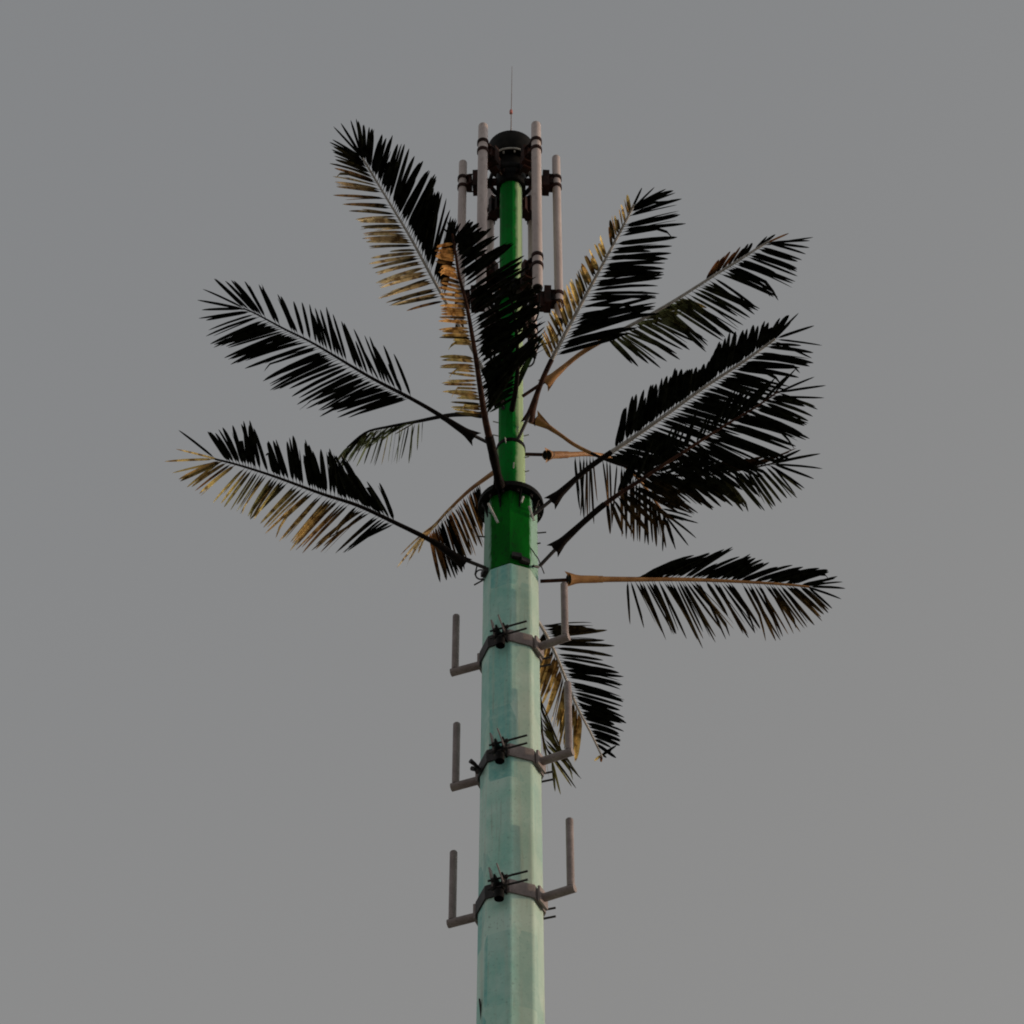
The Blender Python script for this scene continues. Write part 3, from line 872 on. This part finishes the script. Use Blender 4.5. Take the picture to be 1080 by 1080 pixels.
# right middle pair
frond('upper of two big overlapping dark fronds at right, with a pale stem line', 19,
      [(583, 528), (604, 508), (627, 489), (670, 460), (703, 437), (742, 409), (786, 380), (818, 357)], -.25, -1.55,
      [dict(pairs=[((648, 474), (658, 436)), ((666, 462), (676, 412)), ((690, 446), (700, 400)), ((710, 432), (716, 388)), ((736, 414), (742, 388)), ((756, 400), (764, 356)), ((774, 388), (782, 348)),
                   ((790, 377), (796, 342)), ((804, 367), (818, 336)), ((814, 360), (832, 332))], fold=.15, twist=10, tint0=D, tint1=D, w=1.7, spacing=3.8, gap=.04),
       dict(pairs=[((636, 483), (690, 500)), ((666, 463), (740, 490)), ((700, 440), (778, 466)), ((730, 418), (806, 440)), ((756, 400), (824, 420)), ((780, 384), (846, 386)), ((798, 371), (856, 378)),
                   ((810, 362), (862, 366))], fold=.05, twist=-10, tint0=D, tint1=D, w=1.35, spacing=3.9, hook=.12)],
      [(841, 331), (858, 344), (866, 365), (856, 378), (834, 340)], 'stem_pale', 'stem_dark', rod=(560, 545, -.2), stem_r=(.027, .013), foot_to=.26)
frond('lower of two big overlapping dark fronds at right, with a reddish stem', 20,
      [(586, 578), (614, 552), (640, 530), (670, 510), (708, 485), (764, 449), (796, 430), (822, 412)], -.28, -1.6,
      [dict(pairs=[((650, 523), (666, 478)), ((690, 496), (706, 450)), ((730, 470), (748, 424)), ((764, 449), (790, 408)), ((796, 430), (826, 398)), ((812, 419), (838, 396))], fold=.25, twist=20, tint0=D, tint1=D,
            spacing=5, gap=.15),
       dict(pairs=[((640, 530), (648, 566)), ((652, 522), (690, 560)), ((670, 510), (734, 546)), ((694, 494), (756, 536)), ((722, 476), (786, 516)), ((748, 459), (826, 490)), ((774, 443), (850, 468)),
                   ((794, 431), (848, 450)), ((808, 422), (860, 438)), ((818, 415), (864, 430))], fold=.05, twist=-10, tint0=D, tint1=[(.3, .05, .03, .012), (.5, *D), (.85, *D), (1, .03, .035, .015)], w=1.4, spacing=3.9)],
      [(858, 398), (870, 407), (868, 420), (862, 432), (840, 388)], 'stem_red', 'stem_dark', rod=(569, 597, -.2), stem_r=(.029, .009), foot_to=.22)
frond('dark frond half hidden under the overlapping pair, spiky tip poking out lower right', 21,
      [(566, 442), (590, 458), (613, 473), (660, 492), (720, 502), (780, 496), (818, 488)], .05, .55,
      [dict(pairs=[((660, 492), (700, 520)), ((700, 500), (744, 534)), ((740, 502), (776, 534)), ((764, 499), (800, 538)), ((788, 495), (822, 536)), ((804, 491), (840, 524)), ((812, 489), (850, 516))],
            fold=.2, twist=10, tint0=D, tint1=[(.3, .05, .03, .012), (.6, .02, .018, .01), (1, .04, .045, .018)], w=1.2, spacing=3.8),
       dict(pairs=[((660, 491), (700, 478)), ((720, 502), (764, 484)), ((780, 496), (826, 474)), ((806, 490), (846, 472))], fold=.3, twist=20, tint0=D, tint1=[(.6, *D), (.9, .06, .03, .015)], spacing=4.5)],
      [(868, 478), (870, 494), (860, 505), (850, 515), (840, 522), (846, 474)], 'stem_dark', 'stem_brown', rod=None, stem_r=(.019, .009), foot_to=.24, foot_r=.045)
frond('drooping frond with a bright orange brown stem foot, hanging behind the overlapping pair', 22,
      [(577, 480), (600, 479.5), (624, 479), (650, 485), (674, 506), (692, 530), (703, 546)], .12, 1.75,
      [dict(pairs=[((600, 480), (604, 530)), ((612, 480), (618, 546)), ((630, 481), (640, 556)), ((648, 486), (652, 562)), ((664, 497), (668, 574)), ((680, 514), (688, 576)), ((694, 534), (702, 578)),
                   ((700, 542), (716, 574))], fold=.15, twist=20, tint0=D, tint1=[(.2, *D), (.4, .22, .12, .05), (.6, .12, .07, .03), (.8, .08, .05, .02), (1, *D)], spacing=4.4, odd=.6, wander=4),
       dict(pairs=[((640, 482), (690, 500)), ((660, 494), (706, 520)), ((690, 528), (730, 540)), ((700, 542), (736, 552))], fold=.2, twist=10, tint0=D, tint1=D, spacing=5)],
      [(736, 568), (728, 576), (738, 552), (714, 580), (700, 582)], 'stem_brown', 'stem_brown', rod=(551, 479, .08), stem_r=(.036, .012))

# right lower frond
frond('lone frond pointing straight right beside the upper bracket, with a bare orange brown stem', 23,
      [(600, 611), (634, 611), (667, 611), (710, 611), (749, 612), (800, 614.5), (836, 617), (854, 619)], .02, .6,
      [dict(pairs=[((664, 611), (700, 606)), ((676, 611), (744, 588)), ((704, 611), (764, 582)), ((736, 612), (786, 586)), ((772, 613), (814, 594)), ((804, 615), (862, 598)), ((830, 616), (880, 600)), ((846, 618), (886, 610))],
            fold=.3, twist=15, tint0=D, tint1=D, w=1.3, spacing=4.6),
       dict(pairs=[((662, 611), (669, 662)), ((668, 612), (704, 670)), ((690, 612), (716, 672)), ((704, 612), (744, 680)), ((736, 612), (776, 676)), ((766, 613), (800, 672)), ((790, 614), (830, 672)), ((812, 616), (848, 668)),
                   ((836, 617), (872, 650)), ((848, 618), (880, 640))], fold=.1, twist=-15, tint0=D, tint1=[(.2, .10, .07, .03), (.5, .12, .08, .03), (.6, .04, .025, .012), (.8, .20, .12, .045), (1, .14, .09, .04)], w=1.1, gap=.1, wander=4, odd=.6)],
      [(893, 621), (888, 632), (884, 608), (878, 642), (890, 614)], 'stem_brown', 'stem_brown', rod=(570, 613, .02), stem_r=(.034, .012))

# low frond behind the shaft
frond('lowest frond, hanging behind the right edge of the pale shaft, half dark and half ochre', 24,
      [(556, 640), (568, 656), (582, 681), (596, 714), (608, 744), (623, 773), (635, 798)], .36, 2.7,
      [dict(pairs=[((570, 660), (622, 662)), ((576, 670), (640, 672)), ((584, 685), (650, 690)), ((590, 700), (658, 710)), ((598, 718), (662, 732)), ((606, 738), (662, 758)), ((614, 755), (658, 766)), ((622, 771), (656, 782)),
                   ((628, 784), (650, 800))], fold=.1, twist=10, tint0=D, tint1=[(.2, .05, .04, .02), (.4, *D), (1, *D)], w=1.8, gap=.04, hook=0),
       dict(pairs=[((574, 666), (562, 700)), ((580, 676), (566, 720)), ((590, 700), (572, 752)), ((598, 718), (584, 775)), ((606, 740), (598, 800)), ((612, 752), (610, 808))], fold=-.2, twist=-30, sunny=True,
            tint0=[(.2, .22, .12, .04), (1, .34, .20, .07)], tint1=YEL, odd=.3, w=1.9, spacing=3.0, gap=.02)],
      [((634, 804), BROWN), ((645, 792), D), ((640, 800), D), ((627, 803), YEL), ((650, 786), D)], 'stem_pale', 'stem_dark', rod=None, stem_r=(.022, .011), socket=False)
frond('sparse olive frond tip dangling behind the middle bracket, under the ochre frond', 25,
      [(562, 690), (566, 720), (569, 752), (573, 780), (582, 800)], .36, 1.6,
      [dict(pairs=[((567, 730), (586, 790)), ((570, 756), (604, 812)), ((574, 782), (616, 826)), ((578, 792), (608, 832))], fold=.1, twist=10, tint0=OLIVE, tint1=[(.3, .06, .05, .02), (1, *OLIVE)], spacing=7, odd=.35, w=.7),
       dict(pairs=[((566, 722), (572, 750)), ((569, 752), (572, 790)), ((572, 778), (582, 832))], fold=.2, twist=-20, tint0=D, tint1=OLIVE, spacing=9, odd=.4, w=.7)],
      [((592, 842), OLIVE), ((604, 834), OLIVE), ((586, 838), OLIVE)], 'stem_dark', 'stem_dark', rod=None, stem_r=(.02, .008), socket=False)

# foreshortened frond between the mast and the right-hand antennas, seen from below
frond('dark foreshortened frond tangled across the green mast, below the antennas', 26,
      [(540, 432), (544, 410), (546, 384), (545, 356), (542, 332), (540, 318)], -.16, -1.5,
      [dict(pairs=[((543, 414), (566, 366)), ((546, 392), (572, 352)), ((546, 372), (574, 344)), ((545, 350), (568, 312)), ((541, 326), (560, 296))], fold=.35, twist=20, tint0=D, tint1=[(.1, .03, .07, .02), (.4, *D), (1, *D)], w=1.5, spacing=4),
       dict(pairs=[((542, 418), (514, 436)), ((545, 398), (508, 420)), ((546, 376), (506, 398)), ((545, 352), (510, 366)), ((541, 326), (514, 332))], fold=.35, twist=-20, tint0=D, tint1=[(.1, .025, .06, .018), (.4, *D)], w=1.5, spacing=4)],
      [(538, 296), (548, 294), (530, 300)], 'stem_dark', 'stem_dark', rod=None, stem_r=(.034, .014), socket=False)

# ------------------------------------------------------------------ light and sky
sun = bpy.data.lights.new("sun", 'SUN'); sun.energy = 1.5; sun.angle = radians(.6); sun.color = (1, .69, .43)
so = bpy.data.objects.new("sun", sun); C.objects.link(so)
so.rotation_euler = (-sd).to_track_quat('-Z', 'Y').to_euler()

w = bpy.data.worlds.new("World"); scene.world = w; w.use_nodes = True
nt = w.node_tree; N, L = nt.nodes.new, nt.links.new
sky = N('ShaderNodeTexSky'); sky.sky_type = 'NISHITA'; sky.sun_disc = False
sky.sun_elevation = SUN_EL
sky.sun_rotation = math.atan2(sd.x, sd.y)
sky.air_density = 1.0; sky.dust_density = 3.0; sky.ozone_density = 1.0
hs = N('ShaderNodeHueSaturation'); hs.inputs['Saturation'].default_value = .06
L(sky.outputs[0], hs.inputs['Color'])
# an even veil of high haze over the clear-sky gradient
veil = N('ShaderNodeMix'); veil.data_type = 'RGBA'; veil.inputs['Factor'].default_value = .55
L(hs.outputs[0], veil.inputs[6])
wt = N('ShaderNodeTexCoord'); ws = N('ShaderNodeSeparateXYZ'); L(wt.outputs['Generated'], ws.inputs[0])
# slightly bluer overhead and away from the sun, warmer low down and towards it
wx = N('ShaderNodeMath'); wx.operation = 'MULTIPLY_ADD'; wx.inputs[1].default_value = -.35
L(ws.outputs['X'], wx.inputs[0]); L(ws.outputs['Z'], wx.inputs[2])
wr = N('ShaderNodeMapRange'); wr.inputs['From Min'].default_value = .52; wr.inputs['From Max'].default_value = .90
wr.interpolation_type = 'SMOOTHSTEP'
L(wx.outputs[0], wr.inputs['Value'])
wm = N('ShaderNodeMix'); wm.data_type = 'RGBA'; L(wr.outputs['Result'], wm.inputs['Factor'])
wm.inputs[6].default_value = (1.58, 1.55, 1.50, 1); wm.inputs[7].default_value = (1.50, 1.55, 1.61, 1)
L(wm.outputs[2], veil.inputs[7])
bg = nt.nodes['Background']; L(veil.outputs[2], bg.inputs['Color']); bg.inputs['Strength'].default_value = .15

scene.view_settings.view_transform = 'Standard'
scene.view_settings.look = 'None'
scene.view_settings.gamma = 1.0
scene.view_settings.exposure = 0.21
scene.render.engine = 'CYCLES'
scene.cycles.max_bounces = 6
scene.cycles.filter_width = 1.9
